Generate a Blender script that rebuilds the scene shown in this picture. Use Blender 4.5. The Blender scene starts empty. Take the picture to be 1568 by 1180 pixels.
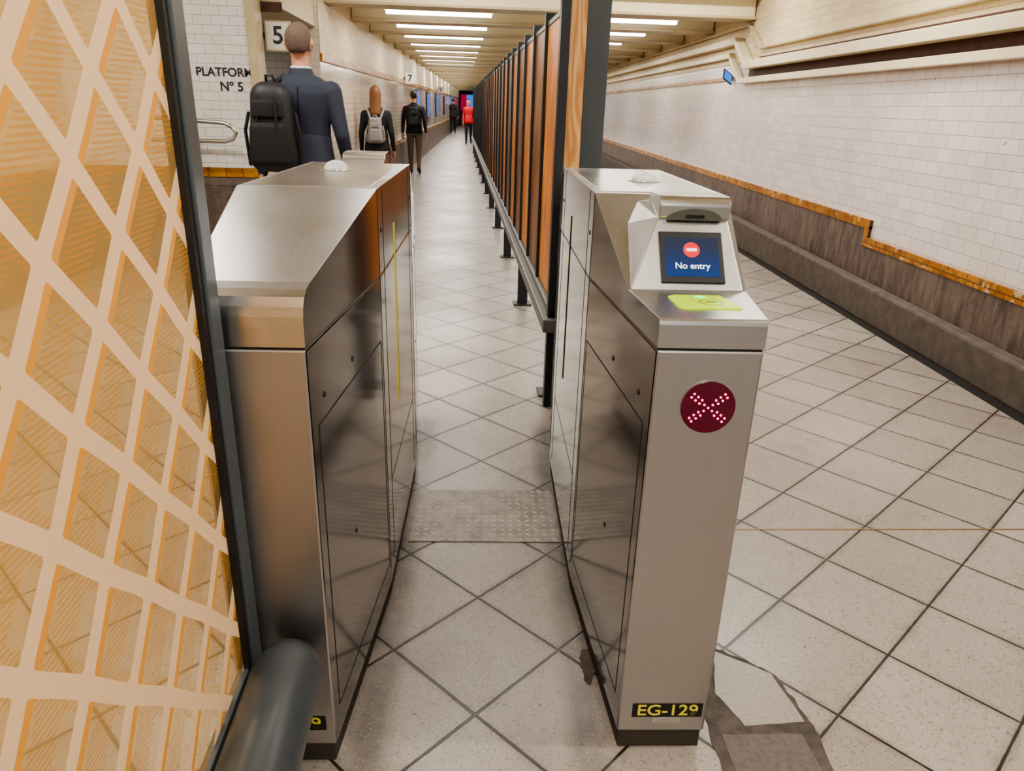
import bpy, bmesh, math, random
from mathutils import Vector, Matrix
random.seed(4)
S=bpy.context.scene
COL=S.collection
# ------------------------------------------------------------ node helpers
def srgb(r,g,b):
    f=lambda c:(c/255/12.92) if c/255<=.04045 else ((c/255+.055)/1.055)**2.4
    return (f(r),f(g),f(b),1)
class NT:
    def __init__(s,name):
        s.mat=bpy.data.materials.new(name); s.mat.use_nodes=True
        s.t=s.mat.node_tree; s.n=s.t.nodes; s.l=s.t.links
        s.b=s.n['Principled BSDF']; s.out=s.n['Material Output']
    def new(s,t,**k):
        n=s.n.new(t)
        for a,v in k.items(): setattr(n,a,v)
        return n
    def put(s,sock,v):
        if hasattr(v,'is_output') : s.l.new(v,sock)
        else: sock.default_value=v
    def m(s,op,a,b=0,c=0,clamp=False):
        n=s.new('ShaderNodeMath',operation=op); n.use_clamp=clamp
        s.put(n.inputs[0],a); s.put(n.inputs[1],b); s.put(n.inputs[2],c)
        return n.outputs[0]
    def pos(s):
        n=s.new('ShaderNodeTexCoord'); x=s.new('ShaderNodeSeparateXYZ')
        s.l.new(n.outputs['Object'],x.inputs[0]); return n.outputs['Object'],x.outputs[0],x.outputs[1],x.outputs[2]
    def comb(s,x,y,z):
        n=s.new('ShaderNodeCombineXYZ')
        for i,v in enumerate((x,y,z)): s.put(n.inputs[i],v)
        return n.outputs[0]
    def mix(s,f,a,b):
        n=s.new('ShaderNodeMix',data_type='RGBA'); s.put(n.inputs[0],f); s.put(n.inputs[6],a); s.put(n.inputs[7],b); return n.outputs[2]
    def noise(s,vec,scale,detail=3,rough=.5):
        n=s.new('ShaderNodeTexNoise'); s.put(n.inputs['Vector'],vec); n.inputs['Scale'].default_value=scale
        n.inputs['Detail'].default_value=detail; n.inputs['Roughness'].default_value=rough; return n.outputs['Fac']
    def ramp(s,v,a,b,lo=0,hi=1):
        n=s.new('ShaderNodeMapRange'); s.put(n.inputs[0],v)
        for i,q in zip((1,2,3,4),(a,b,lo,hi)): n.inputs[i].default_value=q
        return n.outputs[0]
    def bump(s,h,strength=.3,dist=.01):
        n=s.new('ShaderNodeBump'); s.put(n.inputs['Height'],h); n.inputs['Strength'].default_value=strength
        n.inputs['Distance'].default_value=dist; s.l.new(n.outputs[0],s.b.inputs['Normal'])
    def set(s,**k):
        for a,v in k.items(): s.put(s.b.inputs[a.replace('_',' ')],v)
        return s
def simple(name,col,rough=.5,metal=0,var=.12,scale=12,emit=None,es=0):
    N=NT(name); v,_,_,_=N.pos()
    nz=N.noise(v,scale,4)
    c2=tuple(c*(1-var*2) for c in col[:3])+(1,)
    c1=tuple(min(1,c*(1+var*.6)) for c in col[:3])+(1,)
    N.put(N.b.inputs['Base Color'],N.mix(nz,c2,c1))
    N.set(Roughness=rough,Metallic=metal)
    if emit: 
        N.b.inputs['Emission Color'].default_value=emit; N.b.inputs['Emission Strength'].default_value=es
    return N.mat
# ------------------------------------------------------------ mesh helpers
def empty(name,loc=(0,0,0),rz=0):
    o=bpy.data.objects.new(name,None); COL.objects.link(o); o.location=loc; o.rotation_euler=(0,0,rz); o.empty_display_size=.1; return o
def mk(name,vs,fs,mat,par=None,bevel=0,seg=2,smooth=False,loc=None,rot=None):
    me=bpy.data.meshes.new(name); me.from_pydata([tuple(v) for v in vs],[],fs)
    bm=bmesh.new(); bm.from_mesh(me); bmesh.ops.recalc_face_normals(bm,faces=bm.faces); bm.to_mesh(me); bm.free()
    if isinstance(mat,(list,tuple)):
        for q in mat: me.materials.append(q)
    elif mat: me.materials.append(mat)
    o=bpy.data.objects.new(name,me); COL.objects.link(o)
    if par: o.parent=par
    if loc is not None: o.location=loc
    if rot is not None: o.rotation_euler=rot
    if bevel:
        b=o.modifiers.new('b','BEVEL'); b.width=bevel; b.segments=seg; b.limit_method='ANGLE'; b.angle_limit=.4
    if smooth or bevel:
        for p in me.polygons: p.use_smooth=bool(smooth)
    return o
BF=[(0,1,2,3),(4,7,6,5),(0,4,5,1),(1,5,6,2),(2,6,7,3),(3,7,4,0)]
def bv(x0,x1,y0,y1,z0,z1): return [(x0,y0,z0),(x1,y0,z0),(x1,y1,z0),(x0,y1,z0),(x0,y0,z1),(x1,y0,z1),(x1,y1,z1),(x0,y1,z1)]
def box(name,x0,x1,y0,y1,z0,z1,mat,par=None,bevel=0,**k): return mk(name,bv(x0,x1,y0,y1,z0,z1),BF,mat,par,bevel,**k)
def boxes(name,L,mat,par=None,bevel=0,**k):
    vs=[];fs=[]
    for b in L:
        q=bv(*b) if len(b)==6 else b
        n=len(vs); vs+=q; fs+=[tuple(i+n for i in f) for f in BF]
    return mk(name,vs,fs,mat,par,bevel,**k)
def hexa(a,b,c,d,h):
    h=Vector(h); q=[Vector(v) for v in (a,b,c,d)]
    return [tuple(v) for v in q]+[tuple(v+h) for v in q]
def tube(pts,rads,n=12,sx=1,cap=True,vs=None,fs=None):
    vs=[] if vs is None else vs; fs=[] if fs is None else fs
    P=[Vector(p) for p in pts]; R=list(rads)
    if cap:
        d0=(P[0]-P[1]).normalized(); d1=(P[-1]-P[-2]).normalized()
        P=[P[0]+d0*R[0]*.95,P[0]+d0*R[0]*.6]+P+[P[-1]+d1*R[-1]*.6,P[-1]+d1*R[-1]*.95]
        R=[R[0]*.3,R[0]*.8]+R+[R[-1]*.8,R[-1]*.3]
    base=len(vs); k=len(P)
    up=None
    for i in range(k):
        d=(P[min(i+1,k-1)]-P[max(i-1,0)]).normalized()
        if up is None:
            up=Vector((1,0,0)) if abs(d.x)<.8 else Vector((0,1,0))
        u=(up-d*up.dot(d)).normalized(); w=d.cross(u); up=u
        for j in range(n):
            a=2*math.pi*j/n
            vs.append(tuple(P[i]+(u*math.cos(a)*sx+w*math.sin(a))*R[i]))
    for i in range(k-1):
        for j in range(n):
            a=base+i*n+j; b=base+i*n+(j+1)%n
            fs.append((a,b,b+n,a+n))
    fs.append(tuple(base+j for j in range(n))[::-1]); fs.append(tuple(base+(k-1)*n+j for j in range(n)))
    return vs,fs
def loft(rings,n=20,vs=None,fs=None,p=2.3):
    vs=[] if vs is None else vs; fs=[] if fs is None else fs
    base=len(vs)
    for z,hx,hy,xc,yc in rings:
        for j in range(n):
            a=2*math.pi*j/n; c=math.cos(a); s=math.sin(a)
            vs.append((xc+hx*math.copysign(abs(c)**(2/p),c),yc+hy*math.copysign(abs(s)**(2/p),s),z))
    k=len(rings)
    for i in range(k-1):
        for j in range(n):
            a=base+i*n+j; b=base+i*n+(j+1)%n
            fs.append((a,b,b+n,a+n))
    fs.append(tuple(base+j for j in range(n))[::-1]); fs.append(tuple(base+(k-1)*n+j for j in range(n)))
    return vs,fs
def disc(name,r,h,mat,par,loc,rot,n=48,bevel=0):
    vs=[];fs=[]
    for z in (0,h):
        for j in range(n): vs.append((r*math.cos(2*math.pi*j/n),r*math.sin(2*math.pi*j/n),z))
    fs=[tuple(range(n))[::-1],tuple(range(n,2*n))]+[(j,(j+1)%n,n+(j+1)%n,n+j) for j in range(n)]
    return mk(name,vs,fs,mat,par,bevel,loc=loc,rot=rot)
def text(name,body,size,mat,par,loc,rot,ext=.0006,bold=0,align='CENTER'):
    c=bpy.data.curves.new(name,'FONT'); c.body=body; c.size=size; c.extrude=ext; c.align_x=align; c.align_y='CENTER'; c.offset=bold
    c.materials.append(mat); o=bpy.data.objects.new(name,c); COL.objects.link(o); o.parent=par; o.location=loc; o.rotation_euler=rot; return o

# ------------------------------------------------------------ materials
def steel(name,base,rough,axis='z',stre=.06,contrast=.88,fine=420):
    N=NT(name); v,x,y,z=N.pos()
    vec=N.comb(x,y,N.m('MULTIPLY',z,.012))
    if axis=='y': vec=N.comb(x,N.m('MULTIPLY',y,.012),z)
    if axis=='x': vec=N.comb(N.m('MULTIPLY',x,.012),y,z)
    br=N.noise(vec,fine,3)
    big=N.noise(v,3,2)
    c=N.mix(N.ramp(br,.3,.7),tuple(b*contrast for b in base)+(1,),tuple(base)+(1,))
    N.put(N.b.inputs['Base Color'],c)
    r=N.ramp(big,.35,.65,rough*.88,rough*1.15)
    N.set(Metallic=1.0,Roughness=r); N.bump(br,stre,.001)
    return N.mat
M_front=steel('brushed_steel_front',(.50,.485,.475),.36,'z',.03,.94,700)
M_side=steel('polished_steel_side',(.46,.445,.43),.10,'z',.008,.97)
def scratched():
    N=NT('scratched_steel_top'); v,x,y,z=N.pos()
    vec=N.comb(x,N.m('MULTIPLY',y,.02),z); br=N.noise(vec,300,3)
    sc=None
    for k,a in enumerate((.5,-.9,1.9,1.2)):
        u=N.m('ADD',N.m('MULTIPLY',x,math.cos(a)),N.m('MULTIPLY',y,math.sin(a)))
        w=N.m('SUBTRACT',N.m('MULTIPLY',y,math.cos(a)),N.m('MULTIPLY',x,math.sin(a)))
        n=N.noise(N.comb(N.m('MULTIPLY',u,5),N.m('MULTIPLY',w,160),k*3.7),2,1)
        q=N.ramp(n,.68,.72,0,1); sc=q if sc is None else N.m('MAXIMUM',sc,q)
    sm=N.noise(v,6,2,.5)
    c=N.mix(N.ramp(br,.3,.7),(.47,.465,.46,1),(.55,.545,.54,1)); c=N.mix(N.m('MULTIPLY',sc,.28),c,(.78,.77,.76,1))
    N.put(N.b.inputs['Base Color'],c); N.set(Metallic=1.0,Roughness=N.ramp(sm,.3,.7,.27,.34)); N.bump(br,.04,.001); return N.mat
M_top=scratched()
M_lip=steel('brushed_steel_lip',(.60,.59,.575),.22,'x',.03,.93)
M_face=steel('brushed_steel_console',(.52,.51,.495),.32,'x',.03,.9)
M_dark=simple('black_rubber',srgb(28,26,25),.5)
M_seam=simple('dark_seam',srgb(30,28,26),.6)
M_plinth=simple('grimy_plinth',srgb(72,66,58),.8,scale=40,var=.3)
M_grey=simple('grey_painted_steel',srgb(76,83,87),.38,.0,.06,6)
M_pipe=simple('dark_grey_paint',srgb(70,75,78),.32,0,.08,8)
M_fin=simple('black_painted_steel',srgb(34,37,41),.4)
M_rail=simple('grey_rail_paint',srgb(112,112,108),.4)
M_white=simple('white_enamel',srgb(226,222,212),.35,0,.05)
M_ink=simple('navy_lettering',srgb(30,34,48),.5)
M_cream=simple('cream_paint',srgb(230,218,184),.4,0,.08,3)
M_cream2=simple('cream_paint_dirty',srgb(198,182,146),.5,0,.16,5)
M_darkbrown=simple('brown_brick_and_shadow_line',srgb(84,52,36),.7,0,.35,14)  # brown brick; also colours the painted shadow line above the trunk
M_yel=simple('yellow_lettering',srgb(240,226,80),.6,0,.02)
M_blk=simple('black_label',srgb(12,12,12),.4)
M_handrail=simple('brushed_handrail',srgb(200,200,196),.25,1)

def tilewall(name,ax,c1,c2,grout,tw=.15,th=.075,rough=.18,stain=.3,chips=.7):
    N=NT(name); v,x,y,z=N.pos()
    vec=N.comb(y if ax=='y' else x,z,0)
    b=N.new('ShaderNodeTexBrick'); N.l.new(vec,b.inputs['Vector'])
    b.inputs['Scale'].default_value=1; b.inputs['Brick Width'].default_value=tw; b.inputs['Row Height'].default_value=th
    b.inputs['Mortar Size'].default_value=.0022; b.inputs['Mortar Smooth'].default_value=.3
    b.inputs['Color1'].default_value=c1; b.inputs['Color2'].default_value=c2; b.inputs['Mortar'].default_value=grout
    st=N.noise(v,1.7,6,.65); chip=N.noise(v,9,4,.6)
    c=N.mix(N.ramp(st,.45,.8,0,stain),b.outputs['Color'],srgb(190,172,144))
    c=N.mix(N.ramp(chip,.71,.75,0,chips),c,srgb(120,100,80))
    N.put(N.b.inputs['Base Color'],c)
    h=N.m('ADD',N.m('MULTIPLY',b.outputs['Fac'],-1),N.m('MULTIPLY',N.noise(v,7,2),.5))
    N.set(Roughness=rough); N.bump(h,.25,.004)
    return N.mat
M_tileR=tilewall('white_glazed_tile','y',srgb(233,228,226),srgb(221,215,212),srgb(160,151,144),.18,.09)
M_tileL=tilewall('cream_glazed_tile','y',srgb(229,221,206),srgb(214,205,188),srgb(152,142,126),rough=.10)
M_tileF=tilewall('white_glazed_tile_cross','x',srgb(232,232,231),srgb(224,224,222),srgb(142,141,138))
M_brickC=tilewall('cream_painted_brick','y',srgb(216,201,164),srgb(202,186,148),srgb(150,132,98),.22,.075,.5)
def band(name,ax):
    N=NT(name); v,x,y,z=N.pos(); q=y if ax=='y' else x
    b=N.new('ShaderNodeTexBrick'); N.l.new(N.comb(q,N.m('ADD',z,.01),0),b.inputs['Vector'])
    b.inputs['Scale'].default_value=1; b.inputs['Brick Width'].default_value=.15; b.inputs['Row Height'].default_value=.5; b.inputs['Mortar Size'].default_value=.003
    b.inputs['Color1'].default_value=srgb(188,134,50); b.inputs['Color2'].default_value=srgb(158,100,34); b.inputs['Mortar'].default_value=srgb(70,48,26)
    n=N.noise(v,16,5,.7); c=N.mix(N.ramp(n,.5,.66,0,.85),b.outputs['Color'],srgb(92,54,30)); c=N.mix(N.ramp(N.noise(v,11,4),.62,.66,0,.7),c,srgb(206,190,164))
    N.put(N.b.inputs['Base Color'],c); N.set(Roughness=.25); N.bump(n,.2,.005); return N.mat
M_orange=band('amber_tile_band','y'); M_orangeF=band('amber_tile_band_cross','x')
def skirt():
    N=NT('brown_stone_skirting'); v,x,y,z=N.pos()
    b=N.new('ShaderNodeTexBrick'); N.l.new(N.comb(y,N.m('ADD',z,.2),0),b.inputs['Vector'])
    b.inputs['Scale'].default_value=1; b.inputs['Brick Width'].default_value=.3; b.inputs['Row Height'].default_value=.9
    b.inputs['Mortar Size'].default_value=.004
    b.inputs['Color1'].default_value=srgb(76,64,58); b.inputs['Color2'].default_value=srgb(98,84,76); b.inputs['Mortar'].default_value=srgb(36,30,27)
    n=N.noise(N.comb(x,N.m('MULTIPLY',y,3),N.m('MULTIPLY',z,.7)),6,5,.7)
    c=N.mix(N.ramp(n,.4,.8),b.outputs['Color'],srgb(134,122,110)); c=N.mix(N.ramp(N.noise(v,5,5,.7),.55,.7,0,.7),c,srgb(48,40,36))
    N.put(N.b.inputs['Base Color'],c); N.set(Roughness=.45); N.bump(n,.3,.01)
    return N.mat
M_skirt=skirt()
M_kerb=simple('concrete_kerb',srgb(104,95,86),.8,0,.35,12)

FZ=-.07; K=1-FZ/1.45   # floor sits 7 cm below the cabinet undersides; everything is lifted at the end
def floormat():
    N=NT('terrazzo_diamond_tile'); v,x,y,z=N.pos()
    s=.333*K
    def lattice(ax,ay,yaw):
        a=math.radians(45)+yaw
        dx=N.m('SUBTRACT',x,ax*K); dy=N.m('SUBTRACT',y,ay*K)
        u=N.m('DIVIDE',N.m('ADD',N.m('MULTIPLY',dx,math.cos(a)),N.m('MULTIPLY',dy,math.sin(a))),s)
        w=N.m('DIVIDE',N.m('SUBTRACT',N.m('MULTIPLY',dy,math.cos(a)),N.m('MULTIPLY',dx,math.sin(a))),s)
        return u,w
    uA,wA=lattice(.062,1.65+.236,math.radians(-2.3))
    uB,wB=lattice(1.543,2.266,math.radians(-5.5))
    side=N.m('GREATER_THAN',x,.6)
    def sel(a,b):
        return N.m('ADD',N.m('MULTIPLY',a,N.m('SUBTRACT',1,side)),N.m('MULTIPLY',b,side))
    u=sel(uA,uB); w=sel(wA,wB)
    d=N.m('MINIMUM',N.m('PINGPONG',u,.5),N.m('PINGPONG',w,.5))
    wob=N.noise(v,30,2)
    g=N.ramp(N.m('ADD',d,N.m('MULTIPLY',N.m('SUBTRACT',wob,.5),.010)),.008,.015,1,0)
    wn=N.new('ShaderNodeTexWhiteNoise'); N.l.new(N.comb(N.m('FLOOR',u),N.m('FLOOR',w),0),wn.inputs['Vector'])
    c=N.mix(wn.outputs['Value'],srgb(152,143,134),srgb(171,162,153))
    big=N.noise(v,1.1,5,.6)
    c=N.mix(N.ramp(big,.4,.75,0,.5),c,srgb(130,121,112))
    gr=N.noise(v,4,5,.7); c=N.mix(N.ramp(gr,.52,.75,0,.4),c,srgb(110,101,92))
    c=N.mix(N.m('MULTIPLY',N.ramp(d,.0,.07,1,0),N.ramp(gr,.35,.6,0,.55)),c,srgb(92,83,75))
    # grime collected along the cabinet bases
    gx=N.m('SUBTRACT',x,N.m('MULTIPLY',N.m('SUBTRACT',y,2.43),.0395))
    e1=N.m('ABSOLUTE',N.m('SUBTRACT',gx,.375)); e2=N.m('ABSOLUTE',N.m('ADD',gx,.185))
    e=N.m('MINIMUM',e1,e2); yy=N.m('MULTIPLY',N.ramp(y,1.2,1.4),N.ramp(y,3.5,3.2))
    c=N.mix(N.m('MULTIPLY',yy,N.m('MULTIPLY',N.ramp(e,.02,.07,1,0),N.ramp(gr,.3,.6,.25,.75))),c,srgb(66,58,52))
    sp=N.noise(v,120,2,.6); c=N.mix(N.ramp(sp,.58,.66,0,.6),c,srgb(92,83,75))
    sp2=N.noise(v,170,2,.6); c=N.mix(N.ramp(sp2,.62,.7,0,.5),c,srgb(210,203,194))
    ch=N.noise(v,38,3,.6); c=N.mix(N.ramp(ch,.70,.74,0,.8),c,srgb(64,58,53))
    c=N.mix(g,c,srgb(38,34,31))
    N.put(N.b.inputs['Base Color'],c)
    N.set(Roughness=N.ramp(big,.3,.7,.26,.42))
    N.bump(N.m('ADD',N.m('MULTIPLY',g,-1),N.m('MULTIPLY',sp,.12)),.35,.004)
    return N.mat
M_floor=floormat()
def wood(name,a,b,c,sc=1.0):
    N=NT(name); v,x,y,z=N.pos()
    vec=N.comb(x,y,N.m('MULTIPLY',z,.12))
    n=N.noise(vec,3.2*sc,2,.5)
    r=N.m('PINGPONG',N.m('MULTIPLY',n,22),1.0)
    f=N.noise(N.comb(x,y,N.m('MULTIPLY',z,.03)),130,3)
    col=N.mix(N.ramp(r,.2,.9),a,b); col=N.mix(N.ramp(f,.45,.7,0,.5),col,c)
    N.put(N.b.inputs['Base Color'],col); N.set(Roughness=.4); N.bump(r,.1,.003)
    return N.mat
M_wood1=wood('varnished_pine',srgb(236,156,78),srgb(198,112,50),srgb(154,84,38))
M_wood2=wood('dark_stained_timber',srgb(158,104,62),srgb(110,68,40),srgb(68,42,28))
M_wood3=wood('grey_weathered_timber',srgb(132,116,102),srgb(98,86,78),srgb(64,57,52))
M_pine=wood('pale_pine_end',srgb(234,186,124),srgb(198,138,78),srgb(178,116,60),2.6)

def lightmat(name,col,s):
    N=NT(name); v,_,_,_=N.pos(); N.set(Roughness=.4)
    N.b.inputs['Base Color'].default_value=(col[0]*.5,col[1]*.5,col[2]*.5,1)
    N.b.inputs['Emission Color'].default_value=col; N.b.inputs['Emission Strength'].default_value=s
    return N.mat
M_lamp=lightmat('fluorescent_diffuser',(1,.96,.90,1),10)

# ------------------------------------------------------------ room
box('floor',-6,8,-4,64,FZ-.1,FZ,M_floor)
def WR(y): return 3.06+.05*y
def WL(y): return -1.80+.03*y
def wallstrip(name,fn,y0,y1,z0,z1,off,th,mat,sgn,z0b=None,z1b=None,bevel=0):
    z0b=z0 if z0b is None else z0b; z1b=z1 if z1b is None else z1b
    a0=fn(y0)-sgn*off; a1=fn(y1)-sgn*off; t=sgn*th
    vs=[(a0,y0,z0),(a0+t,y0,z0),(a1+t,y1,z0b),(a1,y1,z0b),(a0,y0,z1),(a0+t,y0,z1),(a1+t,y1,z1b),(a1,y1,z1b)]
    return mk(name,vs,BF,mat,None,bevel)
wallstrip('wall_right',WR,-4,64,FZ,3.3,0,.2,M_tileR,1)
wallstrip('wall_right_upper_brick',WR,-4,64,2.03,3.28,.015,.014,M_brickC,1)
wallstrip('baseboard_right',WR,-4,5.75,FZ,.46,.02,.019,M_skirt,1)
wallstrip('baseboard_right_far',WR,5.75,64,FZ,.6,.02,.019,M_skirt,1)
wallstrip('trim_1',WR,-4,5.75,.46,.53,.028,.027,M_orange,1)
wallstrip('trim_2',WR,5.70,64,.60,.67,.028,.027,M_orange,1)
wallstrip('trim_3',WR,5.70,5.77,.46,.62,.029,.027,M_orange,1)
wallstrip('trim_kerb',WR,-4,9,FZ,.09,.13,.11,M_kerb,1,FZ,.25,bevel=.02)
wallstrip('trim_kerb_far',WR,9,64,FZ,.25,.13,.11,M_kerb,1,FZ,.34,bevel=.02)
wallstrip('dark_floor_line',WR,-4,60,FZ,FZ+.004,.20,.07,M_seam,1)  # thin dark strip on the floor along the kerb foot
def trunk(z0,z1,zz0,zz1,yj,off,name,par,mat):
    L=[]
    def seg(y0,y1,a0,a1,b0,b1):
        x0=WR(y0)-off; x1=WR(y1)-off; o2=off-.018
        return [(x0,y0,a0),(x0+o2,y0,a0),(x1+o2,y1,b0),(x1,y1,b0),(x0,y0,a1),(x0+o2,y0,a1),(x1+o2,y1,b1),(x1,y1,b1)]
    L.append(seg(-4,yj,z0,z1,z0,z1)); L.append(seg(yj,yj+.5,z0,z1,zz0,zz1)); L.append(seg(yj+.5,60,zz0,zz1,zz0,zz1))
    return boxes(name,L,mat,par,.006)
tr=empty('cable_trunking')
trunk(1.785,1.85,2.10,2.165,9.5,.09,'lower_trunk',tr,M_cream)
trunk(1.94,2.03,2.24,2.32,9.2,.13,'upper_trunk',tr,M_cream)
trunk(2.14,2.165,2.42,2.445,8.9,.07,'top_conduit',tr,M_cream2)
wallstrip('trim_4',WR,-4,9.3,1.855,1.95,.02,.019,M_darkbrown,1)
wallstrip('trunk_shadow_line',WR,-4,9.0,2.035,2.065,.02,.019,M_darkbrown,1)  # painted shadow line: dark strip along the upper trunk's top edge
wallstrip('trim_5',WR,9.6,62,1.84,1.88,.03,.029,M_orange,1)
cd=empty('conduit_pipes')
vs,fs=[],[]
for y in (8.0,8.15,8.35): tube([(WR(y)-.04,y,2.62),(WR(y)-.04,y,3.25)],[.02,.02],8,vs=vs,fs=fs)
mk('vertical_conduits',vs,fs,M_cream2,cd,smooth=True)
dp=empty('display_screen')
M_blue=simple('blue_display',srgb(40,100,180),.3,emit=srgb(60,140,240),es=.7)
X9=WR(9.9)-.15; yq=9.9
mk('case',[(X9,yq,1.86),(X9+.12,yq,1.78),(X9+.12,yq+.04,1.78),(X9,yq+.04,1.86),(X9,yq,1.98),(X9+.12,yq,1.90),(X9+.12,yq+.04,1.90),(X9,yq+.04,1.98)],BF,M_fin,dp,.003)
mk('panel',[(X9+.01,yq-.005,1.865),(X9+.11,yq-.005,1.798),(X9+.11,yq,1.798),(X9+.01,yq,1.865),(X9+.01,yq-.005,1.96),(X9+.11,yq-.005,1.89),(X9+.11,yq,1.89),(X9+.01,yq,1.96)],BF,M_blue,dp)
# left side
wallstrip('wall_left',WL,8.9,64,FZ,3.3,0,.25,M_tileL,-1)
wallstrip('baseboard_left',WL,8.9,64,FZ,.62,.02,.019,M_skirt,-1)
wallstrip('trim_6',WL,8.9,64,.62,.70,.028,.027,M_orange,-1)
wallstrip('trim_7',WL,8.9,64,1.86,1.94,.028,.027,M_orange,-1)
wallstrip('wall_left_upper',WL,8.9,64,1.94,3.28,.012,.011,M_brickC,-1)
box('wall_left_return',-5.0,-1.80,7.0,7.2,FZ,3.3,M_tileF)
box('baseboard_left_return',-3.38,-1.81,6.975,6.999,FZ,.78,M_skirt)
box('trim_8',-3.38,-1.81,6.965,6.999,.78,.86,M_orangeF)
box('trim_corner_post',-1.80,-1.72,6.95,7.2,FZ,3.3,M_cream2,None,.01)
box('wall_left_near',-3.6,-3.4,-4,6.96,FZ,3.3,M_brickC)
box('baseboard_left_near',-3.4,-3.375,-4,6.96,FZ,.78,M_skirt)
box('trim_9',-3.4,-3.365,-4,6.96,.78,.86,M_orange)
box('wall_left_stairwell',-5.1,-5.0,7.2,12,FZ,3.3,M_tileL)
box('wall_back_stairwell',-5.0,-1.79,9.6,9.75,FZ,3.3,M_tileF)
box('trim_lintel',-5,-1.56,7.22,8.9,2.20,3.3,M_cream2)
box('trim_lintel_edge',-5,-1.54,7.2,7.22,2.16,2.24,M_darkbrown)
box('wall_end',-2,7,62,62.2,FZ,3.3,M_fin)
M_mag=simple('magenta_display',srgb(150,20,60),.4,emit=srgb(220,30,80),es=.4)
ed=empty('end_advert_panel')
box('blue_half',.65,1.3,61.9,61.99,1.0,2.2,M_blue,ed); box('magenta_half',.2,.65,61.9,61.99,1.0,2.2,M_mag,ed)
# ceiling
box('ceiling',-6,8,9.3,64,2.78,2.95,M_cream)
box('ceiling_near',-6,8,-4,9.3,3.3,3.4,M_cream)
box('ceiling_bulkhead',-6,8,9.1,9.3,2.72,3.3,M_cream)
B=[];y=9.32
cb=empty('ceiling_beams')
while y<61:
    B.append((WL(y)+.02,WR(y)-.03,y,y+.28,2.50,2.78)); y+=1.75
boxes('beam_webs',B,M_cream,cb,.012)
boxes('beam_flanges',[(b[0],b[1],b[2]-.05,b[3]+.05,2.48,2.51) for b in B],M_cream2,cb,.004)
fx=empty('ceiling_light_battens')
L1=[];L2=[]
def lamp(x,y,z,w,d,e):
    l=bpy.data.lights.new('tube_light','AREA'); l.shape='RECTANGLE'; l.size=w; l.size_y=d; l.energy=e; l.color=(1,.955,.895)
    o=bpy.data.objects.new('tube_light',l); COL.objects.link(o); o.location=(x,y,z); o.parent=fx
y=10.5;k=0
while y<60:
    for (a,b) in ((-.95,.45),(1.5,2.9)):
        L1.append((a,b,y-.06,y+.06,2.56,2.60)); L1.append((a+.2,a+.23,y-.01,y+.01,2.60,2.78)); L1.append((b-.23,b-.2,y-.01,y+.01,2.60,2.78))
        L2.append((a+.02,b-.02,y-.05,y+.05,2.52,2.56))
    if k%2==0 and y<45:
        lamp(-.25,y,2.51,1.3,.1,27); lamp(2.2,y,2.51,1.3,.1,30)
    y+=1.75;k+=1
for (x,yy,e) in ((0.0,0.2,36),(0.0,4.6,37),(2.3,1.2,50),(2.3,5.2,54),(-2.2,1.0,50),(-2.2,4.6,42),(0,8.2,30),(2.4,8.2,42),(0.6,-2.5,46)):
    L1.append((x-.6,x+.6,yy-.06,yy+.06,3.2,3.3)); L2.append((x-.58,x+.58,yy-.05,yy+.05,3.16,3.2))
    lamp(x,yy,3.15,1.15,.1,e)
boxes('batten_bodies',L1,M_white,fx); boxes('batten_diffusers',L2,M_lamp,fx)
lamp(-3.6,8.4,2.1,.8,.1,8)

def sign(y,xr,ch):
    s=empty('platform_number_sign')
    box('plate',xr,xr+.235,y,y+.03,1.85,2.10,M_cream2,s,.006)
    box('plate_face',xr+.015,xr+.22,y-.004,y,1.865,2.085,M_white,s)
    text('numeral',ch,.2,M_ink,s,(xr+.117,y-.006,1.975),(math.pi/2,0,0),.001,.004)
    box('bracket',xr-.04,xr,y+.005,y+.02,1.95,2.0,M_fin,s)
sign(7.25,-1.72,'5'); sign(18,WL(18)+.04,'7'); sign(31,WL(31)+.04,'9')
ps=empty('platform_wall_lettering')
text('lettering_line',"PLATFORM",.098,M_ink,ps,(-2.03,6.995,1.655),(math.pi/2,0,0),.001,.002)
text('number_line',"Nº 5",.105,M_ink,ps,(-1.98,6.995,1.54),(math.pi/2,0,0),.001,.002)
hr=empty('stair_handrail')
vs,fs=tube([(-2.6,6.7,1.28),(-2.0,6.7,1.25),(-1.93,6.7,1.22),(-1.90,6.7,1.17),(-1.93,6.7,1.12),(-2.0,6.7,1.10),(-2.6,6.7,1.10)],[.018]*7,12)
mk('rail_loop',vs,fs,M_handrail,hr,smooth=True)
vs,fs=tube([(-2.3,6.7,1.10),(-2.3,6.7,FZ)],[.018]*2,12,cap=False); tube([(-2.3,6.7,1.1),(-2.3,6.98,1.1)],[.012]*2,8,vs=vs,fs=fs)
mk('rail_post',vs,fs,M_handrail,hr,smooth=True)
pm=[simple('poster_blue',srgb(40,80,170),.3,emit=srgb(50,110,255),es=.5),simple('poster_violet',srgb(120,50,120),.3)]
for i,y in enumerate((21,25,30,36)):
    p=empty('framed_poster')
    wallstrip('frame',WL,y,y+1.1,1.0,1.8,.05,.04,M_fin,-1).parent=p
    wallstrip('print',WL,y+.05,y+1.05,1.05,1.75,.055,.006,pm[0] if i<3 else pm[1],-1).parent=p

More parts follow.
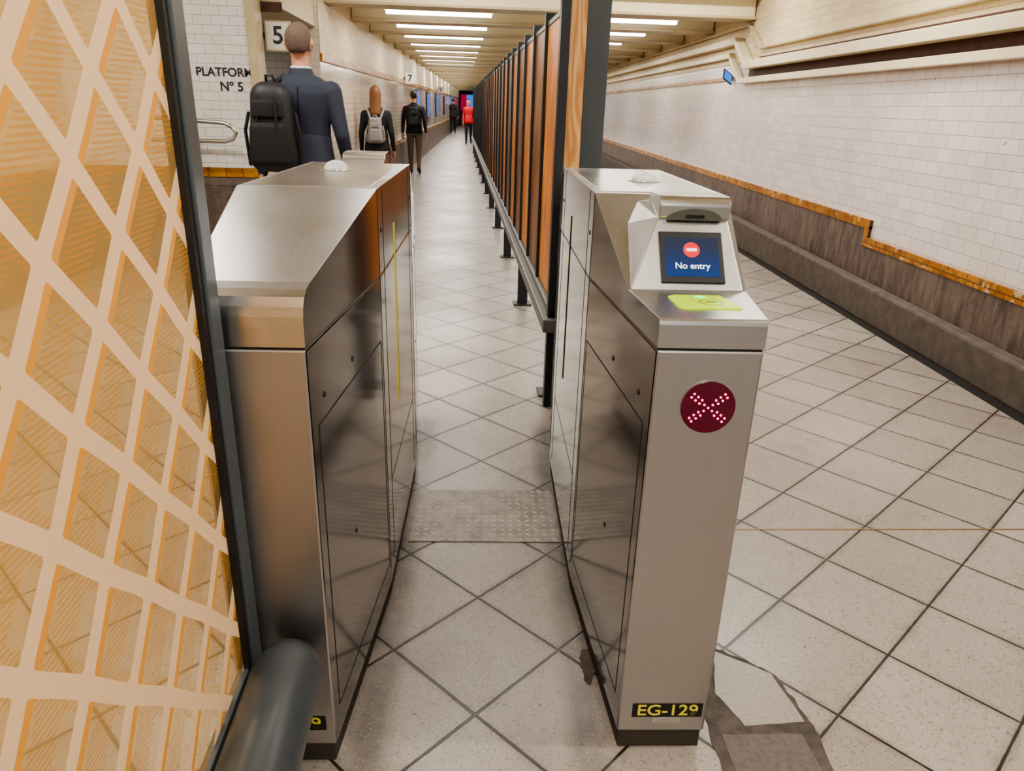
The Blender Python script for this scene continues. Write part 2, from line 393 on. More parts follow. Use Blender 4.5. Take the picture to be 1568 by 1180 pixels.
# floor patches & plates
fp=empty('floor_repair_patches')
M_asph=simple('stone_patch',srgb(110,103,96),.7,0,.3,60); M_cem=simple('cement_patch',srgb(100,91,83),.85,0,.5,24); M_tilep=simple('pale_replacement_tile',srgb(160,151,142),.4,0,.2,90)
def poly(name,pts,z,mat):
    n=len(pts); pts=[(x*K,y*K) for x,y in pts]
    vs=[(x,y,FZ+.0005) for x,y in pts]+[(x,y,FZ+z) for x,y in pts]
    fs=[tuple(range(n))[::-1],tuple(range(n,2*n))]+[(i,(i+1)%n,n+(i+1)%n,n+i) for i in range(n)]
    return mk(name,vs,fs,mat,fp)
def jag(pts,amp=.012,seed=1,sub=5):
    r=random.Random(seed); out=[]
    for a,b in zip(pts,pts[1:]+pts[:1]):
        for i in range(sub):
            t=i/sub; out.append((a[0]+(b[0]-a[0])*t+r.uniform(-amp,amp),a[1]+(b[1]-a[1])*t+r.uniform(-amp,amp)))
    return out
poly('cement',jag([(.625,1.30),(.64,1.46),(.665,1.60),(.715,1.66),(.76,1.62),(.80,1.585),(.875,1.52),(.90,1.37),(.90,1.31),(.88,1.12),(.86,1.10),(.63,1.10)],.005,3),.0016,M_cem)
poly('stone_slab',jag([(.655,1.325),(.86,1.32),(.86,1.13),(.65,1.12)],.002,2),.0025,M_asph)
poly('tile_piece',jag([(.735,1.62),(.865,1.525),(.885,1.355),(.725,1.35),(.685,1.46)],.0015,4),.003,M_tilep)
poly('cement_gap',jag([(.355,1.50),(.39,1.60),(.38,1.66),(.345,1.62),(.34,1.54)],.006,5),.0025,M_cem)
M_brass=simple('brass_joint',srgb(150,130,92),.4,.6)
mk('floor_joint_strip',hexa((.86,2.257*K,FZ+.0005),(3.0,2.203*K,FZ+.0005),(3.0,2.210*K,FZ+.0005),(.86,2.264*K,FZ+.0005),(0,0,.0015)),BF,M_brass)

G_YAW=math.radians(-2.26)
tp=empty('floor_tread_plate',(.105*K,2.38*K,FZ),G_YAW); tp.scale=(K,K,1)
M_tread=simple('tread_plate_metal',srgb(150,142,132),.42,.35,.45,14)
box('plate',-.275,.27,-.185,.185,.0005,.004,M_tread,tp,.001)
vs=[];fs=[]
px_=.031; nx,ny=17,12
for i in range(nx):
    for j in range(ny):
        cx=-.25+i*px_; cy=-.17+j*px_; a=math.radians(40 if (i+j)%2 else -40)
        n=len(vs)
        for (p,q,h) in ((-.0165,0,.004),(0,-.0052,.004),(.0165,0,.004),(0,.0052,.004),(0,0,.008)):
            vs.append((cx+p*math.cos(a)-q*math.sin(a),cy+p*math.sin(a)+q*math.cos(a),h))
        fs+=[(n,n+1,n+4),(n+1,n+2,n+4),(n+2,n+3,n+4),(n+3,n,n+4)]
mk('raised_lozenges',vs,fs,simple('tread_lozenge_metal',srgb(232,228,220),.35,.2,.30,9),tp)

# ------------------------------------------------------------ ticket gates
PLAN=[(-1.075,-.133,.087),(-.43,-.186,.18),(.43,-.186,.18),(1.075,-.133,.087)]
def plan(y):
    for a,b in zip(PLAN,PLAN[1:]):
        if y<=b[0]+1e-9:
            t=(y-a[0])/(b[0]-a[0]); return a[1]+t*(b[1]-a[1]),a[2]+t*(b[2]-a[2])
    return PLAN[-1][1:]
def stations(name,st,z0,mat,par,inset=0,bevel=.004,seg=2):
    vs=[];fs=[]
    for y,zt in st:
        a,b=plan(y); yy=y-math.copysign(inset,y)
        vs+=[(a+inset,yy,z0),(b-inset,yy,z0),(b-inset,yy,zt),(a+inset,yy,zt)]
    for i in range(len(st)-1):
        for j in range(4):
            p=i*4+j;q=i*4+(j+1)%4; fs.append((p,q,q+4,p+4))
    fs.append((3,2,1,0)); n=len(vs); fs.append((n-4,n-3,n-2,n-1))
    return mk(name,vs,fs,mat,par,bevel,seg)
def assign_by_normal(o,mt,mf,ms):
    me=o.data; me.materials.clear()
    for q in (mt,mf,ms): me.materials.append(q)
    for p in me.polygons:
        n=p.normal
        p.material_index=0 if n.z>.8 else (1 if (abs(n.y)>.6 or n.z>.3) else 2)
def side_quad(L,y0,y1,z0,z1,side,th=.0008,z0b=None,z1b=None):
    z0b=z0 if z0b is None else z0b; z1b=z1 if z1b is None else z1b
    i=0 if side<0 else 1
    x0=plan(y0)[i]; x1=plan(y1)[i]
    L.append(hexa((x0-side*.001,y0,z0),(x1-side*.001,y1,z0b),(x1-side*.001,y1,z1b),(x0-side*.001,y0,z1),(side*(th+.001),0,0)))
def gate(loc,rz,label):
    g=empty('ticket_gate',loc,rz)
    ys=[-1.075,-.43,.43,1.075]
    stations('plinth',[(y,.02) for y in ys],FZ,M_plinth,g,.006,.002)
    o=stations('lower_cabinet',[(y,.999) for y in ys],-.012,M_front,g,0,.005); assign_by_normal(o,M_top,M_front,M_side)
    stations('shadow_gap',[(y,1.012) for y in ys],.99,M_seam,g,.003,0)
    top=[(-1.075,1.052),(-1.0725,1.060),(-1.065,1.064),(-.83,1.064),(-.43,1.236),(.43,1.236),(1.02,1.120),(1.045,1.112),(1.060,1.100),(1.070,1.083),(1.0745,1.064),(1.075,1.045)]
    o=stations('upper_cabinet',top,1.0035,M_front,g,0,.003); assign_by_normal(o,M_top,M_lip,M_side)
    box('top_plate',-.165,.16,-.40,.40,1.234,1.2385,M_lip,g,.002)
    L=[]
    for sd in (-1,1):
        for y in (-.43,.34,-.34,.43): side_quad(L,y-.0015,y+.0015,.04,1.232,sd)
        for (a,b) in ((-1.03,-.45),(.45,1.03)):
            side_quad(L,a,b,.818,.822,sd)
            side_quad(L,a-.002,a+.001,.07,.82,sd)
            side_quad(L,b-.001,b+.002,.07,.82,sd); side_quad(L,a,b,.07,.073,sd)
        side_quad(L,-.33,.33,.32,.323,sd)
    boxes('panel_seams',L,M_seam,g)
    H=[]
    for sd in (-1,1):
        i=0 if sd<0 else 1
        for y,z in ((-.98,.87),(-.75,.87),(.98,.87),(.75,.87),(-.38,1.12),(-.80,.42),(.80,.42),(.38,1.12)):
            H.append((plan(y)[i],y,z,sd))
    vs,fs=[],[]
    for x,y,z,sd in H: tube([(x-sd*.002,y,z),(x+sd*.0015,y,z)],[.007,.007],14,cap=False,vs=vs,fs=fs)
    mk('lock_holes',vs,fs,M_seam,g)
    L=[];L2=[]
    for sd in (-1,1):
        side_quad(L,.085,.099,.50,1.10,sd,.002); side_quad(L2,.099,.102,.50,1.10,sd,.0025)
    boxes('paddle_slots',L,M_seam,g); boxes('slot_edging',L2,M_yel,g)
    dy=-.08
    disc('dome_ring',.05,.006,M_lip,g,(0.02,dy,1.236),(0,0,0),40,.001)
    rg=[(1.240+.030*math.sin(a),.040*math.cos(a),.040*math.cos(a),.02,dy) for a in [i*math.pi/2/8 for i in range(8)]]+[(1.2701,.004,.004,.02,dy)]
    vs,fs=loft(rg,24,p=2)
    dm=NT('dome_diffuser'); dm.set(Roughness=.12); dm.b.inputs['Base Color'].default_value=(.88,.9,.9,1); dm.b.inputs['Transmission Weight'].default_value=.25
    mk('dome_lens',vs,fs,dm.mat,g,smooth=True)
    # console wedge
    y0,z0=-.83,1.064; y1,z1=-.712,1.215
    a0,b0=plan(y0); xl0,xr0=a0+.006,b0-.006; xl1,xr1=-.072,.094
    yb,zb=-.47,1.222
    vs=[(xl0,y0,z0),(xr0,y0,z0),(xr1,y1,z1),(xl1,y1,z1),
        (xl1,-.62,1.245),(xr1,-.62,1.245),(xl1+.0,yb,zb),(xr1,yb,zb),
        (xl0,yb,1.15),(xr0,yb,1.15)]
    fs=[(0,1,2,3),(3,2,5,4),(4,5,7,6),(6,7,9,8),(0,3,4,6,8),(1,9,7,5,2),(0,8,9,1)]
    mk('console_wedge',vs,fs,M_face,g,.003)
    vs=[]
    xa,xb=xl1,xr1+.002
    prof=[(-.718,1.209),(-.724,1.215),(-.726,1.240)]
    for i in range(7):
        a=math.radians(180-15*i-5); prof.append((-.700+.026*math.cos(a),1.240+.024*math.sin(a)))
    prof+=[(-.62,1.262),(-.598,1.255),(-.59,1.235),(-.60,1.209)]
    for x in (xa,xb):
        for (yy,zz) in prof: vs.append((x,yy,zz))
    k=len(prof)
    fs=[tuple(range(k)),tuple(range(k,2*k))[::-1]]+[(i,(i+1)%k,k+(i+1)%k,k+i) for i in range(k)]
    mk('scanner_hood',vs,fs,M_lip,g,.002,2)
    xm=(xa+xb)/2
    vs=[];n=20
    for i in range(n+1):
        a=math.pi*i/n; vs.append((xm+.066*math.cos(a),-.7275,1.210+.026*math.sin(a)))
    m_=len(vs); vs+=[(x,yy+.004,zz) for x,yy,zz in vs]
    fs=[tuple(range(m_)),tuple(range(m_,2*m_))[::-1]]+[(i,(i+1)%m_,m_+(i+1)%m_,m_+i) for i in range(m_)]
    mk('scanner_window',vs,fs,simple('dark_olive_scanner',srgb(84,84,74),.25),g)
    box('scanner_slot',xm-.022,xm+.022,-.7292,-.727,1.215,1.222,M_blk,g)
    U=Vector((0,y1-y0,z1-z0)).normalized(); X=Vector((1,0,0)); Nn=X.cross(U)
    ang=math.atan2(U.z,U.y)
    sc=Vector((.0,y0,z0))+U*.084+Nn*.0005
    se=empty('screen_mount',sc,0); se.parent=g; se.rotation_euler=(ang,0,0)
    def sb(nm,x0,x1,u0,u1,h0,h1,mat,bev=0): return box(nm,x0,x1,u0,u1,h0,h1,mat,se,bev)
    sb('screen_bezel',-.075,.075,-.066,.066,0,.004,M_blk,.003)
    N=NT('screen_glow'); v,x,y,z=N.pos()
    f=N.ramp(y,-.05,.03)
    col=N.mix(f,srgb(20,84,170),srgb(62,72,98))
    N.put(N.b.inputs['Base Color'],(.01,.015,.03,1)); N.put(N.b.inputs['Emission Color'],col); N.b.inputs['Emission Strength'].default_value=.45; N.set(Roughness=.1)
    sb('screen_panel',-.064,.064,-.050,.050,.004,.0046,N.mat)
    mr=lightmat('red_icon',srgb(235,16,16),.7); mw=lightmat('white_icon',(.9,.95,1,1),.9)
    disc('no_entry_disc',.0195,.0006,mr,se,(0,.018,.0046),(0,0,0),40)
    sb('no_entry_bar',-.012,.012,.0142,.0218,.0052,.0058,mw)
    text('caption','No entry',.022,mw,se,(0,-.024,.0052),(0,0,0),.0002,.0003)
    # reader pad
    mg=simple('reader_yellow_green',srgb(190,224,36),.35,emit=srgb(170,220,10),es=.25)
    vs=[]
    c=(-.006,-.938)
    pts=[(-.058,-.058),(.066,-.058),(.070,-.04),(.052,.056),(-.056,.056),(-.070,.044),(-.068,-.048)]
    k=len(pts)
    for h,s in ((1.0635,1.0),(1.067,.985),(1.068,.93)):
        for p,q in pts: vs.append((c[0]+p*s,c[1]+q*s,h))
    fs=[tuple(range(k))[::-1],tuple(range(2*k,3*k))]+[(r*k+i,r*k+(i+1)%k,(r+1)*k+(i+1)%k,(r+1)*k+i) for r in range(2) for i in range(k)]
    mk('reader_pad',vs,fs,mg,g,.0008)
    md=simple('reader_symbol',srgb(140,170,40),.4)
    disc('reader_symbol',.026,.0004,md,g,(c[0]+.012,c[1]-.010,1.068),(0,0,0),30)
    disc('reader_symbol_inner',.022,.0006,mg,g,(c[0]+.012,c[1]-.010,1.068),(0,0,0),30)
    box('reader_card_mark',c[0]-.002,c[0]+.024,c[1]-.018,c[1]-.004,1.068,1.0689,md,g)
    ml=lightmat('green_led',srgb(20,240,110),2.5)
    box('reader_led_bar',c[0]-.013,c[0]+.013,c[1]+.031,c[1]+.037,1.0682,1.0690,ml,g)
    box('reader_led_cross',c[0]-.003,c[0]+.003,c[1]+.021,c[1]+.047,1.0682,1.0689,ml,g)
    fy=-1.0755
    disc('indicator_rim',.060,.0015,M_lip,g,(-.014,fy+.0005,.876),(math.pi/2,0,0),48)
    mdr=simple('indicator_dark_red',srgb(60,2,22),.08,emit=srgb(150,0,55),es=.16)
    disc('indicator_lens',.0575,.004,mdr,g,(-.014,fy+.0005,.876),(math.pi/2,0,0),48)
    vs,fs=[],[]
    pos=[(0,0)]
    for i in range(1,5):
        for sx in (-1,1):
            for sz in (-1,1):
                bx,bz=sx*i*.0088,sz*i*.0068
                if i<2: pos.append((bx,bz))
                else: pos+= [(bx+sx*.0022,bz-sz*.004),(bx-sx*.003,bz+sz*.0036)]
    for px,pz in pos: tube([(-.014+px,fy-.0032,.876+pz),(-.014+px,fy-.0050,.876+pz)],[.0024,.0024],8,cap=False,vs=vs,fs=fs)
    mk('indicator_leds',vs,fs,lightmat('red_led',(1,.045,.20,1),5),g)
    for sgn,xc in ((-1,-.012),(1,-.023)):
        r=0 if sgn<0 else math.pi
        le=empty('label_mount',(xc,sgn*1.0755,.056),r); le.parent=g
        box('label_plate',-.088,.088,-.0008,.0008,-.021,.021,M_blk,le)
        t=text('label_text',label,.047,M_yel,le,(0,-.0018,.0),(math.pi/2,0,0),.0003,.0005); t.scale=(1.08,1,1)
        if sgn<0: box('maker_plate',-.035,.035,-.001,.0008,-.040,-.026,M_lip,le)
    return g
gate((.575,2.43,0),G_YAW,'EG-129')
gate((-.385,2.43,0),G_YAW+math.pi,'EG-139')

# ------------------------------------------------------------ timber fence
fe=empty('timber_panel_fence')
FX=.49; bay=.66; y=3.72; fins=[];pan={0:[],1:[],2:[]};feet=[];k=0
seq=[0,1,0,1,0,2,0,1,2,1]
while y<26:
    fins.append((FX-.014,FX+.11,y,y+.04,.36,1.93))
    pan[seq[k%10]].append((FX+.004,FX+.07,y+.04,y+bay,.48,1.86))
    if k%3==0: feet+= [(FX-.005,FX+.075,y+.06,y+.11,FZ+.01,.38),(FX-.04,FX+.11,y+.02,y+.15,FZ,FZ+.012)]
    y+=bay;k+=1
boxes('fins',fins,M_fin,fe,.003)
for q,mm in ((0,M_wood1),(1,M_wood2),(2,M_wood3)): boxes('timber_panels_%d'%q,pan[q],mm,fe,.002)
boxes('feet',feet,M_fin,fe,.002)
boxes('rails',[(FX-.055,FX+.03,3.56,y,.36,.43),(FX-.02,FX+.10,3.60,y,.43,.47),(FX,FX+.08,3.66,y,1.86,1.89)],M_rail,fe,.006)
box('pine_end_board',.508,.585,3.63,3.66,.36,2.12,M_pine,fe,.002)
box('black_end_post',.462,.505,3.60,3.66,FZ,2.05,M_fin,fe,.002)
co=empty('steel_column'); box('shaft',.60,.715,3.74,3.85,FZ+.012,3.29,M_grey,co,.004); box('base_plate',.56,.755,3.70,3.89,FZ,FZ+.012,M_fin,co,.002)

# ------------------------------------------------------------ glazed screen left
gl=empty('glazed_screen')
PX=-.46
box('frame_post',PX-.018,PX+.018,1.285,1.340,FZ+.012,3.29,M_grey,gl,.003)
box('gasket',PX-.012,PX+.012,1.265,1.285,.30,3.29,M_dark,gl)
box('bottom_channel',PX-.012,PX+.010,-.3,1.28,.282,.305,M_grey,gl,.003)
box('post_foot',PX-.05,PX+.05,1.27,1.345,FZ,FZ+.012,M_fin,gl,.002)
box('near_post',PX-.018,PX+.018,-.36,-.30,FZ,3.29,M_grey,gl,.003)
def film():
    N=NT('patterned_glass_film'); v,x,y,z=N.pos()
    wx=N.m('MULTIPLY',N.m('SINE',N.m('MULTIPLY',z,30.6)),.002)
    def lat(oy,oz,sm=.06):
        a=N.m('DIVIDE',N.m('ADD',N.m('SUBTRACT',y,.83+oy),wx),.195)
        b=N.m('DIVIDE',N.m('SUBTRACT',z,1.275+oz),.205)
        s=N.m('PINGPONG',N.m('ADD',a,b),.5); t=N.m('PINGPONG',N.m('SUBTRACT',a,b),.5)
        n=N.new('ShaderNodeMath',operation='SMOOTH_MIN'); N.put(n.inputs[0],s);N.put(n.inputs[1],t);n.inputs[2].default_value=sm
        return n.outputs[0]
    d=lat(0,0); bd=N.ramp(d,.100,.105,1,0)
    d2=lat(.011,-.010); sh=N.ramp(d2,.096,.102,1,0)
    d3=lat(.045,-.045); hz=N.ramp(d3,.20,.205,1,0)
    stripe=N.ramp(N.m('PINGPONG',N.m('DIVIDE',z,.0078),.5),.26,.31,0,1)
    hatch=N.m('MULTIPLY',hz,N.m('MULTIPLY',stripe,.55))
    peach=N.mix(N.noise(v,2,2),srgb(240,202,164),srgb(247,216,184))
    def dif(c,r=.5):
        n=N.new('ShaderNodeBsdfPrincipled'); N.put(n.inputs['Base Color'],c); n.inputs['Roughness'].default_value=r; return n.outputs[0]
    def trl(c,c2):
        a=dif(c); t=N.new('ShaderNodeBsdfTranslucent'); N.put(t.inputs[0],c2); m=N.new('ShaderNodeMixShader'); m.inputs[0].default_value=.45
        N.l.new(a,m.inputs[1]);N.l.new(t.outputs[0],m.inputs[2]); return m.outputs[0]
    clear=N.new('ShaderNodeBsdfTransparent'); clear.inputs[0].default_value=(.95,.83,.62,1)
    frost=trl(srgb(236,190,118),srgb(244,196,116))
    gls=N.new('ShaderNodeBsdfGlossy'); gls.inputs['Roughness'].default_value=.02
    def ms(f,a,b):
        m=N.new('ShaderNodeMixShader'); N.put(m.inputs[0],f); N.l.new(a,m.inputs[1]); N.l.new(b,m.inputs[2]); return m.outputs[0]
    fz=N.ramp(N.m('ADD',N.m('MULTIPLY',z,.8),N.m('MULTIPLY',y,-1.2)),-.9,1.0,.24,.80)
    base=ms(fz,clear.outputs[0],frost); base=ms(.05,base,gls.outputs[0])
    r=ms(hatch,base,trl(srgb(212,150,58),srgb(220,150,52)))
    r=ms(sh,r,trl(srgb(232,170,84),srgb(238,166,72)))
    r=ms(bd,r,trl(peach,srgb(252,218,172)))
    N.l.new(r,N.out.inputs['Surface'])
    return N.mat
mk('glass_pane',[(PX,-.30,.30),(PX,1.27,.30),(PX,1.27,3.28),(PX,-.30,3.28)],[(0,1,2,3)],film(),gl)
bp=empty('bumper_rail')
RX,RZ,RR=-.370,.288,.075
vs,fs=tube([(RX,-.4,RZ),(RX,1.0,RZ),(RX,1.262,RZ)],[RR]*3,32)
mk('tube',vs,fs,M_pipe,bp,smooth=True)
box('support_leg',RX-.025,RX+.025,1.12,1.17,FZ,RZ-.06,M_fin,bp,.002); box('support_leg_rear',RX-.025,RX+.025,-.2,-.15,FZ,RZ-.06,M_fin,bp,.002)

# ------------------------------------------------------------ people
M_skin=simple('skin',srgb(206,148,122),.5,0,.06,20); M_skin.node_tree.nodes['Principled BSDF'].inputs['Subsurface Weight'].default_value=.05
def evalmesh(o,mods):
    for t,kw in mods:
        m=o.modifiers.new(t,t)
        for a,b in kw.items(): setattr(m,a,b)
    dg=bpy.context.evaluated_depsgraph_get(); dg.update()
    me=bpy.data.meshes.new_from_object(o.evaluated_get(dg)); o.modifiers.clear(); o.data=me
    return me
def hand(par,wr,dirv,side):
    vs,fs=[],[]
    W=Vector(wr); d=Vector(dirv).normalized(); f=Vector((0,1,0)); f=(f-d*f.dot(d)).normalized(); n=d.cross(f)*side
    if n.x*side<0: n=-n
    inn=-n
    P=lambda a,b,c: W+d*a+f*b+inn*c
    for q in (-.024,-.008,.010,.026): tube([P(-.02,q*.6,0),P(.03,q,0),P(.085,q*1.1,.004)],[.017,.016,.012],8,vs=vs,fs=fs)
    for q,l in ((.030,.068),(.011,.078),(-.009,.072),(-.027,.056)):
        tube([P(.08,q,.004),P(.08+l*.45,q*1.02,.012),P(.08+l*.75,q*1.02,.026),P(.08+l*.95,q,.04)],[.0095,.009,.008,.0065],8,vs=vs,fs=fs)
    tube([P(.015,.022,.008),P(.045,.048,.018),P(.075,.056,.026),P(.098,.054,.034)],[.013,.011,.0095,.0075],8,vs=vs,fs=fs)
    o=mk('hand',vs,fs,M_skin,par,smooth=True); evalmesh(o,[('REMESH',dict(mode='VOXEL',voxel_size=.004,use_smooth_shade=True))]); 
    for p in o.data.polygons:p.use_smooth=True
def rbox(par,name,c,sz,mat,bev,taper=.85,rot=(0,0,0)):
    x,y,z=[s/2 for s in sz]
    vs=[(-x,-y,-z),(x,-y,-z),(x,y,-z),(-x,y,-z),(-x*taper,-y*.75,z),(x*taper,-y*.75,z),(x*taper,y,z),(-x*taper,y,z)]
    return mk(name,vs,BF,mat,par,bev,6,True,loc=c,rot=rot)
def person(name,loc,yaw,height,top,legs,hairm,shoe,hem=.86,stride=1,female=False,longhair=False,skirt=None,arm=(1,1),lead=1,collarm=None):
    sc=height/1.80
    g=empty(name,(loc[0],loc[1],FZ),yaw); g.scale=(sc,sc,sc)
    ws=.90 if female else 1.0
    vs,fs=[],[]
    rings=[(.84,.155,.11,0,0),(.93,.178,.122,0,-.008),(1.02,.165,.112,0,0),(1.12,.15 if female else .162,.103,0,.004),(1.22,.165*ws,.11,0,.002),(1.33,.19*ws,.122,0,0),(1.40,.205*ws,.118,0,-.004),(1.455,.19*ws,.10,0,-.006),(1.49,.13*ws,.082,0,-.006),(1.515,.075,.068,0,-.002)]
    loft(rings,24,vs,fs)
    tube([(0,-.004,1.44),(0,.004,1.54),(0,.012,1.62)],[.062,.056,.056],14,vs=vs,fs=fs)
    hr=[(1.575,.032,.035,0,.065),(1.595,.050,.062,0,.045),(1.625,.062,.080,0,.028),(1.66,.070,.092,0,.018),(1.70,.075,.098,0,.010),(1.74,.073,.095,0,.006),(1.775,.058,.075,0,.002),(1.795,.030,.042,0,0),(1.80,.010,.014,0,0)]
    loft(hr,20,vs,fs,p=2.0)
    tube([(0,.098,1.70),(0,.118,1.665),(0,.108,1.655)],[.010,.014,.010],8,vs=vs,fs=fs)
    tube([(-.022,.098,1.622),(.022,.098,1.622)],[.007,.007],8,vs=vs,fs=fs)
    for s in(-1,1): 
        tube([(s*.074,-.002,1.655),(s*.084,-.012,1.685),(s*.081,-.006,1.705)],[.010,.014,.010],8,vs=vs,fs=fs)
    ends=[]
    L=lead*stride
    for s in (-1,1):
        if s*L>0:
            kn=(s*.10,.15*stride if stride else .02,.50); an=(s*.10,.23*abs(stride),.085); toe=(s*.115,.23*abs(stride)+.17,.035); heel=(s*.10,.23*abs(stride)-.05,.045)
        else:
            kn=(s*.10,-.02*abs(stride)+.02,.49); an=(s*.10,-.26*abs(stride),.085+.09*abs(stride)); toe=(s*.112,-.26*abs(stride)+.14,.032); heel=(s*.10,-.26*abs(stride)-.04,.05+.09*abs(stride))
        kn=Vector(kn);an=Vector(an);hip=Vector((s*.092,0,.90))
        tube([hip,hip.lerp(kn,.5)+Vector((0,.005,0)),kn,kn.lerp(an,.35)+Vector((0,-.018,0)),an],[.098,.078,.060,.057,.042],14,vs=vs,fs=fs)
        ends.append((an,Vector(toe),Vector(heel)))
    wr=[]
    for s,a in zip((-1,1),arm):
        sh=Vector((s*.185*ws,-.004,1.415)); el=Vector((s*.245*ws,-.03-.03*a*(1),1.15)); w=Vector((s*.265*ws,.05+.09*a,.915))
        if a<0: el=Vector((s*.245*ws,-.10,1.16)); w=Vector((s*.265*ws,-.10,.92))
        tube([sh,sh.lerp(el,.5),el,el.lerp(w,.4),w],[.066*ws,.055*ws,.047*ws,.043*ws,.034*ws],12,vs=vs,fs=fs)
        wr.append((w,(w-el),s))
    o=mk('body',vs,fs,None,g)
    evalmesh(o,[('REMESH',dict(mode='VOXEL',voxel_size=.009)),('SMOOTH',dict(factor=.5,iterations=4))])
    me=o.data
    for q in (top,legs,M_skin,hairm): me.materials.append(q)
    for p in me.polygons:
        c=p.center; p.use_smooth=True
        if c.z>1.525: p.material_index=3 if (c.z>1.75 or (c.y<.0 and c.z>1.64 and abs(c.x)<.07)) else 2
        elif c.z>hem or abs(c.x)>.2*ws: p.material_index=0
        else: p.material_index=1
    ev,ef=[],[]
    for s in (-1,1): tube([(s*.03,.092,1.688),(s*.03,.0945,1.688)],[.010,.010],8,vs=ev,fs=ef)
    mk('eyes',ev,ef,M_blk,g,smooth=True)
    jv,jf=[],[]
    loft([(hem-.03,.188,.145,0,-.002),(hem-.028,.193,.150,0,-.002),(.95,.187,.137,0,-.004),(1.05,.172,.122,0,0),(1.14,.162,.112,0,.004),(1.2,.14,.09,0,0)],28,jv,jf)
    mk('jacket_skirt',jv,jf,top,g,smooth=True)
    jv,jf=[],[]
    loft([(1.46,.12*ws,.085,0,-.006),(1.50,.083,.075,0,-.004),(1.535,.069,.069,0,.002),(1.545,.066,.066,0,.004)],24,jv,jf)
    mk('collar',jv,jf,top,g,smooth=True)
    if collarm:
        jv,jf=[],[]
        loft([(1.53,.066,.066,0,.002),(1.553,.0625,.0625,0,.006),(1.558,.060,.060,0,.007)],24,jv,jf)
        mk('shirt_collar',jv,jf,collarm,g,smooth=True)
        vs2,fs2=[],[]
        tube([(0,-.120,1.44),(0,-.126,1.34),(0,-.110,1.22),(0,-.101,1.12)],[.0022]*4,6,vs=vs2,fs=fs2)
        tube([(0,-.112,1.13),(0,-.124,1.05),(0,-.143,.96),(0,-.153,hem-.025)],[.0022,.0022,.004,.006],6,vs=vs2,fs=fs2)
        mk('jacket_back_seam',vs2,fs2,M_blk,g)
    if skirt:
        jv,jf=[],[]
        loft([(.50,.225,.19,0,0),(.505,.23,.195,0,0),(.70,.20,.165,0,0),(.88,.178,.135,0,0),(.98,.155,.11,0,0)],28,jv,jf)
        mk('skirt',jv,jf,skirt,g,smooth=True)
    hv,hf=[],[]
    if longhair:
        loft([(1.40,.070,.022,0,-.108),(1.44,.080,.034,0,-.098),(1.52,.083,.045,0,-.072),(1.60,.086,.07,0,-.045),(1.66,.086,.088,0,-.022),(1.72,.084,.098,0,-.008),(1.77,.070,.086,0,-.006),(1.80,.042,.05,0,-.006),(1.812,.015,.02,0,-.006)],22,hv,hf,p=2.1)
    else:
        loft([(1.630,.044,.016,0,-.060),(1.655,.062,.036,0,-.052),(1.69,.0765,.060,0,-.037),(1.73,.079,.080,0,-.019),(1.765,.068,.083,0,-.004),(1.79,.047,.060,0,0),(1.806,.018,.024,0,0)],22,hv,hf,p=2.1)
    mk('hair',hv,hf,hairm,g,smooth=True)
    sv,sf=[],[]
    for an,toe,heel in ends:
        tube([heel,heel.lerp(toe,.5)+Vector((0,0,.01)),toe],[.042,.044,.032],12,vs=sv,fs=sf)
        tube([an+Vector((0,-.01,-.02)),heel.lerp(toe,.3)],[.044,.045],12,vs=sv,fs=sf)
    sv=[(x,y,max(z,0.0)) for x,y,z in sv]
    mk('shoes',sv,sf,shoe,g,smooth=True)
    for w,d,s in wr: hand(g,w+d.normalized()*.03,d,s)
    return g
def backpack(g,c,sz,mat,mat2,straps=True,rz=0):
    x,y,z=c
    rbox(g,'backpack_body',c,sz,mat,.085 if sz[0]>.28 else .045,taper=.72,rot=(0,0,rz))
    rbox(g,'backpack_pocket',(x,y-sz[1]*.5,z-sz[2]*.18),(sz[0]*.78,sz[1]*.45,sz[2]*.48),mat2,.035,taper=.85,rot=(0,0,rz))
    rbox(g,'backpack_upper_pocket',(x,y-sz[1]*.42,z+sz[2]*.2),(sz[0]*.62,sz[1]*.3,sz[2]*.2),mat2,.02,taper=.9,rot=(0,0,rz))
    vs,fs=[],[]
    tube([(x-.03,y+sz[1]*.2,z+sz[2]*.48),(x-.02,y,z+sz[2]*.56),(x+.02,y,z+sz[2]*.56),(x+.03,y+sz[1]*.2,z+sz[2]*.48)],[.009]*4,8,vs=vs,fs=fs)
    for s in (-1,1):
        xs=s*.115
        if straps is True or straps==s:
            tube([(x+s*.07,y+sz[1]*.4,z+sz[2]*.42),(xs,-.08,1.475),(xs,.02,1.50),(xs*1.05,.10,1.42),(xs*1.2,.13,1.28),(xs*1.35,.09,1.14),(x+s*sz[0]*.45,y+sz[1]*.4,z-sz[2]*.4)],[.016]*7,8,vs=vs,fs=fs)
        tube([(x+s*.05,y-sz[1]*.5,z+sz[2]*.35),(x+s*.06,y-sz[1]*.62,z),(x+s*.06,y-sz[1]*.55,z-sz[2]*.4)],[.006]*3,6,vs=vs,fs=fs)
        tube([(x+s*sz[0]*.46,y,z+sz[2]*.15),(x+s*sz[0]*.53,y-.02,z-.02),(x+s*sz[0]*.5,y-.01,z-sz[2]*.42)],[.011]*3,6,vs=vs,fs=fs)
    mk('backpack_straps',vs,fs,mat2,g,smooth=True)
navy=simple('navy_suit_cloth',srgb(44,50,66),.75,0,.1,60)
blackc=simple('black_cloth',srgb(24,24,28),.8,0,.12,50)
charc=simple('charcoal_nylon',srgb(34,35,38),.55,0,.2,40)
greyb=simple('grey_pack_cloth',srgb(150,146,142),.7,0,.15,30)
khaki=simple('khaki_trouser',srgb(112,98,84),.8,0,.15,30)
redc=simple('red_coat',srgb(214,36,46),.6,0,.1,20)
floral=simple('patterned_skirt',srgb(96,62,48),.7,0,.45,60)
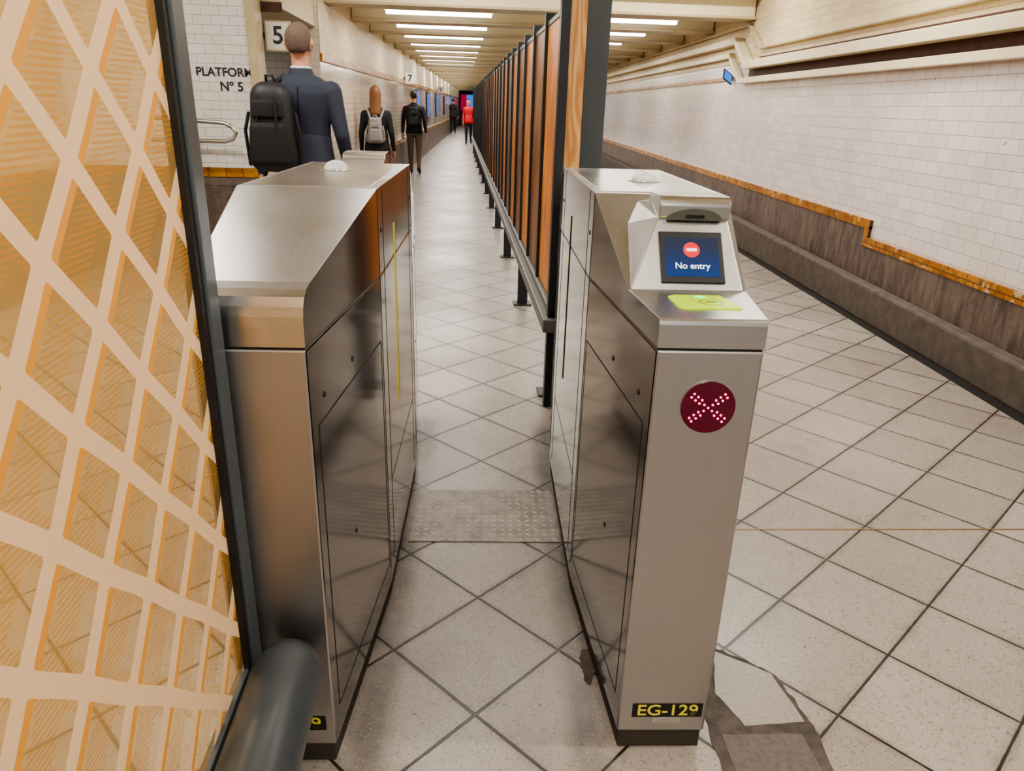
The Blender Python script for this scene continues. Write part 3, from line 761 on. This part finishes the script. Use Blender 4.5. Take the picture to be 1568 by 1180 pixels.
hgrey=simple('greying_hair',srgb(112,94,82),.8,0,.3,90)
hblond=simple('auburn_hair',srgb(132,88,52),.5,0,.3,60)
hdark=simple('dark_hair',srgb(38,30,26),.5,0,.3,60)
shoeb=simple('black_shoe_leather',srgb(18,16,16),.35)
shirt=simple('white_shirt',srgb(200,204,214),.7)
p=person('man_in_suit',(-1.10,5.6),math.radians(-3),2.01,navy,blackc,hgrey,shoeb,hem=.95,stride=.8,arm=(-1,.3),lead=-1,collarm=shirt)
backpack(p,(-.135,-.235,1.20),(.31,.22,.52),charc,blackc,straps=-1,rz=.18)
p=person('woman_with_backpack',(-1.16,11),0,1.73,blackc,blackc,hblond,shoeb,hem=.9,stride=.7,female=True,longhair=True,skirt=floral,arm=(.2,.2))
backpack(p,(0,-.19,1.20),(.24,.13,.36),greyb,greyb)
p=person('commuter_with_backpack',(-1.0,17.5),0,1.79,blackc,khaki,hdark,shoeb,hem=.92,stride=.8,arm=(.3,-1),lead=-1)
backpack(p,(0,-.2,1.25),(.30,.17,.42),blackc,charc)
person('woman_in_red_coat',(.42,32.0),math.pi,1.74,redc,blackc,hdark,shoeb,hem=.86,stride=.7,female=True,arm=(.6,.2))
person('distant_commuter',(-.30,43),0,1.83,blackc,blackc,hdark,shoeb,hem=.86,stride=.8,arm=(.3,-1))

# ------------------------------------------------------------ world + camera
w=bpy.data.worlds.new('World'); S.world=w; w.use_nodes=True
w.node_tree.nodes['Background'].inputs[0].default_value=(1,.95,.89,1); w.node_tree.nodes['Background'].inputs[1].default_value=.5
cam=bpy.data.cameras.new('camera'); co_=bpy.data.objects.new('camera',cam); COL.objects.link(co_)
cam.sensor_fit='HORIZONTAL'; cam.sensor_width=36; cam.lens=25.39; cam.clip_start=.02; cam.clip_end=200
D=Vector((-84,2860,1106)).normalized(); Yv=Vector((-82,-430,1106)); Yv=(Yv-D*Yv.dot(D)).normalized(); Xv=D.cross(Yv)
right=Vector((Xv.x,Yv.x,-D.x)); up=-Vector((Xv.y,Yv.y,-D.y)); back=-Vector((Xv.z,Yv.z,-D.z))
R=Matrix((right,up,back)).transposed()
co_.location=(0,0,1.45); co_.rotation_euler=R.to_euler()
S.camera=co_
for o in bpy.data.objects:
    if o.parent is None: o.location.z-=FZ
S.view_settings.view_transform='AgX'
try: S.view_settings.look='AgX - Medium High Contrast'
except Exception as e: print(e)
S.view_settings.exposure=.2
